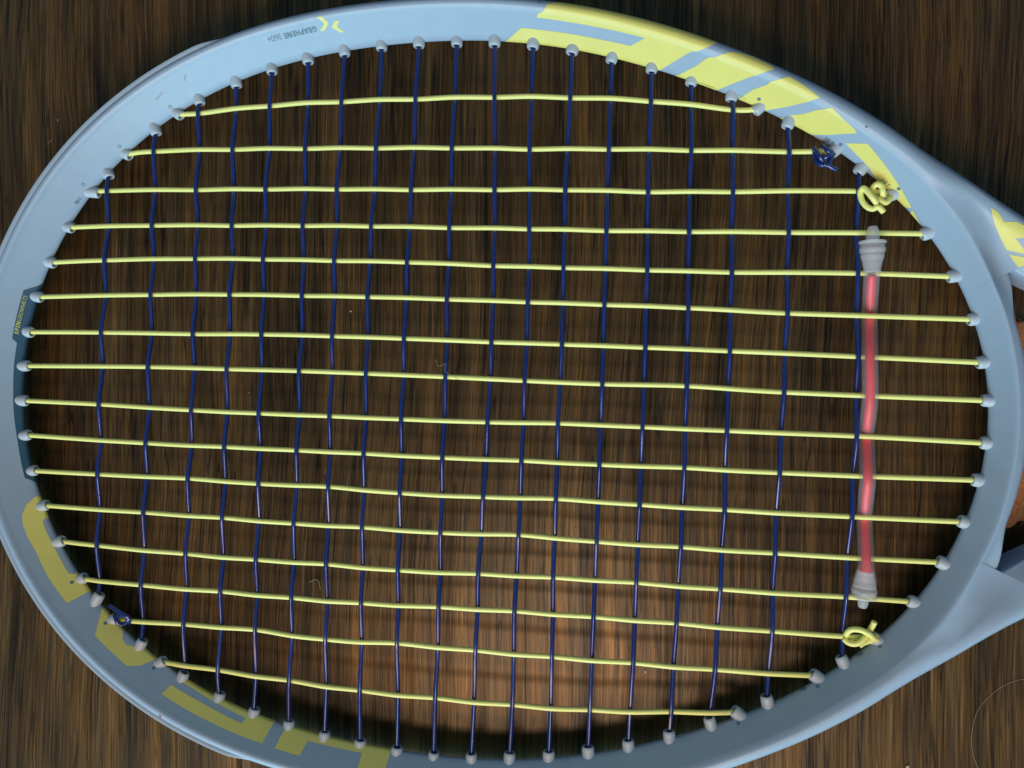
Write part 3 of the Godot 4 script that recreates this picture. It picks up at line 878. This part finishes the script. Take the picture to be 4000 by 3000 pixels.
func make_dampener() -> void:
	var o := thing("vibration_dampener", "clear rubber tube dampener with a red core woven through the yellow strings", "vibration dampener", Vector3(82.5, STRING_Y, 14.0) * MM)
	var clear := plain(Color(0.92, 0.86, 0.90, 0.17), 0.28)
	clear.transparency = BaseMaterial3D.TRANSPARENCY_ALPHA
	var milky := plain(Color(0.97, 0.96, 0.97, 0.32), 0.28)
	milky.transparency = BaseMaterial3D.TRANSPARENCY_ALPHA
	var red := plain(Color(0.96, 0.04, 0.08), 0.4)
	var up := 2.7
	var path := []
	for p in [Vector3(82.5, up, -37.6), Vector3(82.3, up, -32.0), Vector3(83.4, -up, -18.9), Vector3(81.9, up, -5.2), Vector3(82.0, up + 0.1, 7.5), Vector3(82.2, 0.4, 14.6), Vector3(82.7, -up, 20.4), Vector3(81.5, up, 33.0), Vector3(81.8, 0.3, 39.4), Vector3(82.2, -up, 47.1), Vector3(81.7, 0.0, 54.0), Vector3(81.2, up, 60.2), Vector3(81.0, up, 64.2), Vector3(80.7, up, 67.2)]:
		path.append(p - Vector3(82.5, 0, 14.0))
	var line := smooth_line(path, 0.8)
	var radii := []
	for p in line:
		var z := p.z + 14.0
		radii.append(2.5 + 1.0 * smoothstep(-33.0, -38.0, z) + 1.1 * smoothstep(61.5, 67.0, z))
	part("tube", tube(line, radii, 20, false), clear, o)
	var core := []
	for p in line:
		if p.z + 14.0 > -31.5 and p.z + 14.0 < 63.5:
			core.append(p)
	var core_radii := []
	for p in core:
		core_radii.append(1.42 + 0.9 * smoothstep(61.0, 63.5, p.z + 14.0))
	part("red_core", tube(PackedVector3Array(core), core_radii, 14, true), red, o)
	# ribbed plugs with a nub at either end
	for e in 2:
		var top := e == 0
		var a := Vector3(82.5, up, -42.6) if top else Vector3(80.4, up, 72.3)
		var b := Vector3(82.4, up, -32.6) if top else Vector3(81.0, up, 63.6)
		var pts := PackedVector3Array()
		var rr := []
		for k in 65:
			var f := k / 64.0
			pts.append(a.lerp(b, f) - Vector3(82.5, 0, 14.0))
			var r := lerpf(3.80, 2.6, smoothstep(0.25, 1.0, f)) * (1.0 + 0.055 * (2.0 * absf(sin(f * PI * 4.2 + 0.6)) - 1.0) * (1.0 - f))
			if f < 0.1:
				r = 4.15 - 3.0 * maxf(0.0, 0.03 - f) / 0.03 * 0.4
			elif f < 0.16:
				r = 3.6
			rr.append(r)
		part("end_plug", tube(pts, rr, 24, true), milky, o)
		var n0 := Vector3(82.5, up, -42.4) if top else Vector3(80.4, up, 72.3)
		var n1 := Vector3(82.5, up + 0.2, -46.9) if top else Vector3(80.0, up + 0.1, 75.2)
		var nub := []
		var nr := []
		for k in 13:
			var f := k / 12.0
			nub.append(n0.lerp(n1, f) - Vector3(82.5, 0, 14.0))
			nr.append((1.95 if top else 1.6) * (1.0 - 0.25 * pow(f, 6.0)) * (1.0 + 0.05 * sin(f * 5.0)))
		part("nub", tube(PackedVector3Array(nub), nr, 18, true), milky, o)


# ---------------------------------------------------------------- the leather scrap under the throat

func make_leather() -> void:
	var o := thing("leather_pad", "fuzzy tan leather piece lying under the throat at the right edge", "leather pad", Vector3(150, 0, 18) * MM)
	var edge := []
	# outline in millimetres on the table, with a ragged lower edge
	var outline := [Vector2(127.5, -17), Vector2(160, -17.4), Vector2(196, -16.5), Vector2(199, 20), Vector2(196, 47), Vector2(160, 48.5), Vector2(134, 48), Vector2(131, 50), Vector2(128.6, 51.2), Vector2(127.2, 45), Vector2(127.0, 20)]
	for i in outline.size():
		var a: Vector2 = outline[i]
		var b: Vector2 = outline[(i + 1) % outline.size()]
		var n := maxi(1, int(a.distance_to(b) / 1.2))
		for k in n:
			edge.append(a.lerp(b, float(k) / n) + Vector2(rng.randf_range(-0.35, 0.35), rng.randf_range(-0.35, 0.35)) - Vector2(150, 18))
	var rows := []
	for q in [Vector2(1.0, 0.2), Vector2(1.008, 1.4), Vector2(1.0, 2.8), Vector2(0.98, 3.4), Vector2(0.9, 3.6), Vector2(0.6, 3.6), Vector2(0.02, 3.6)]:
		var row := PackedVector3Array()
		for p in edge:
			row.append(Vector3(p.x * q.x, q.y + rng.randf_range(-0.15, 0.15) * (1.0 if q.y > 1.0 else 0.0), p.y * q.x) * MM)
		row.reverse()
		rows.append(row)
	var tan := plain(Color(0.78, 0.53, 0.36), 1.0, 0.2)
	tan.albedo_texture = mottle(0.06, 0.72, 1.0, 21, 256)
	tan.uv1_triplanar = true
	tan.uv1_scale = Vector3.ONE * 45.0
	part("hide", grid(rows, true), tan, o)
	var fuzz := []
	for k in 240:
		var p: Vector2 = edge[rng.randi() % edge.size()]
		var out := p.normalized()
		var y := rng.randf_range(0.6, 3.6)
		var a := Vector3(p.x * 0.985, y, p.y * 0.985)
		var d := Vector3(out.x + rng.randf_range(-0.8, 0.8), rng.randf_range(-0.2, 0.5), out.y + rng.randf_range(-0.8, 0.8)) * rng.randf_range(0.6, 1.9)
		fuzz.append(tube(smooth_line([a, a + d * 0.5 + Vector3(0, rng.randf_range(-0.2, 0.3), 0), a + d], 0.5), [0.09], 4, false))
	var f := part("fibres", joined(fuzz), plain(Color(0.80, 0.55, 0.38), 0.9, 0.2), o)
	f.set_meta("kind", "stuff")


# ---------------------------------------------------------------- hair and crumbs on the table

func tag(o: Node3D, label: String, category: String, group := "") -> void:
	o.set_meta("label", label)
	o.set_meta("category", category)
	if group:
		o.set_meta("group", group)


func strand(called: String, pts: Array, radius: float, mat: Material, label: String, category: String) -> void:
	var mid: Vector3 = pts[pts.size() / 2]
	var base := Vector3(mid.x, 0, mid.z)
	var knots := []
	for p in pts:
		knots.append(p - base)
	var o := part(called, tube(smooth_line(knots, 0.8), [radius], 6, true), mat, self)
	o.position = base * MM
	tag(o, label, category)


func crumb(at: Vector2, size: Vector3, turn: float, mat: Material, label: String) -> void:
	var rows := []
	for i in 7:
		var a := PI * i / 6.0
		var row := PackedVector3Array()
		for j in 9:
			var b := TAU * j / 9.0
			var wob := 1.0 + 0.22 * sin(b * 3.0 + at.x) + 0.15 * cos(b * 2.0 + i)
			row.append(Vector3(sin(a) * cos(b) * size.x * wob, (1.0 - cos(a)) * size.y * 0.5, -sin(a) * sin(b) * size.z * wob) * MM)
		rows.append(row)
	var o := part("crumb", grid(rows, true), mat, self)
	o.position = Vector3(at.x, 0.02, at.y) * MM
	o.rotation.y = turn
	tag(o, label, "crumb", "crumbs and lint on the table")


func make_litter() -> void:
	var pale := plain(Color(0.62, 0.55, 0.48), 0.5)
	strand("stray_hair", [Vector3(142.5, 0.2, 101.1), Vector3(136.2, 0.2, 101.6), Vector3(131.9, 0.3, 102.9), Vector3(128.1, 0.3, 105.4), Vector3(125.2, 0.3, 108.2), Vector3(122.3, 0.3, 111.9), Vector3(120.7, 0.3, 116.6), Vector3(119.9, 0.3, 122.3), Vector3(120.4, 0.3, 127.7), Vector3(122.1, 0.3, 132.3), Vector3(124.5, 0.2, 137.4)], 0.065, pale, "pale hair curving over the table below the throat", "hair")
	strand("lint_fibre", [Vector3(76.0, 0.3, -94.0), Vector3(78.2, 0.8, -92.8), Vector3(80.4, 0.9, -93.2), Vector3(82.4, 0.5, -95.2)], 0.08, plain(Color(0.45, 0.36, 0.28), 0.6), "short brown fibre on the table beside the upper throat arm", "lint")
	strand("lint_fibre", [Vector3(-112.0, 0.3, 78.0), Vector3(-109.5, 0.7, 76.6), Vector3(-108.2, 0.6, 77.4), Vector3(-107.6, 0.4, 80.4)], 0.10, plain(Color(0.62, 0.66, 0.42), 0.6), "short greenish fibre on the table inside the lower left of the hoop", "lint")
	var y := STRING_Y + 1.9
	strand("lint_fibre", [Vector3(-60.3, y - 0.3, -5.0), Vector3(-59.3, y, -2.6), Vector3(-56.6, y + 0.4, -3.4), Vector3(-57.0, y + 0.2, -1.2), Vector3(-54.4, y - 0.6, 1.0), Vector3(-52.2, y - 1.6, 2.0)], 0.05, plain(Color(0.62, 0.66, 0.50), 0.6), "thin curled fibre caught on a string crossing near the middle", "lint")
	var cream := plain(Color(0.80, 0.70, 0.55), 0.6)
	crumb(Vector2(-95.6, -23.1), Vector3(0.55, 0.6, 0.32), 0.6, cream, "cream crumb on the table left of the racquet's middle")
	crumb(Vector2(11.9, 105.3), Vector3(0.45, 0.6, 0.5), 0.2, plain(Color(0.92, 0.88, 0.86), 0.5), "white crumb on the table near the lower rim")
	crumb(Vector2(99.8, 133.2), Vector3(0.7, 0.7, 0.45), 0.5, cream, "cream crumb on the bare table below the hoop, near the hair")
	crumb(Vector2(-135.5, 6.9), Vector3(0.55, 0.5, 0.36), 0.0, plain(Color(0.60, 0.45, 0.32), 0.6), "tan crumb on the table between the second and third yellow string at left")
	crumb(Vector2(-213.1, -98.4), Vector3(0.6, 0.3, 0.6), 0.0, plain(Color(0.46, 0.37, 0.33), 0.6), "round grey-brown crumb on the bare table at upper left")
	crumb(Vector2(-216.3, -90.3), Vector3(1.7, 0.3, 0.35), 0.75, plain(Color(0.46, 0.32, 0.30), 0.6), "long reddish flake on the bare table at upper left")
	crumb(Vector2(-12.7, 55.4), Vector3(0.3, 0.4, 0.7), 0.2, plain(Color(0.55, 0.52, 0.45), 0.6), "faint grey crumb on the table under the middle of the strings")
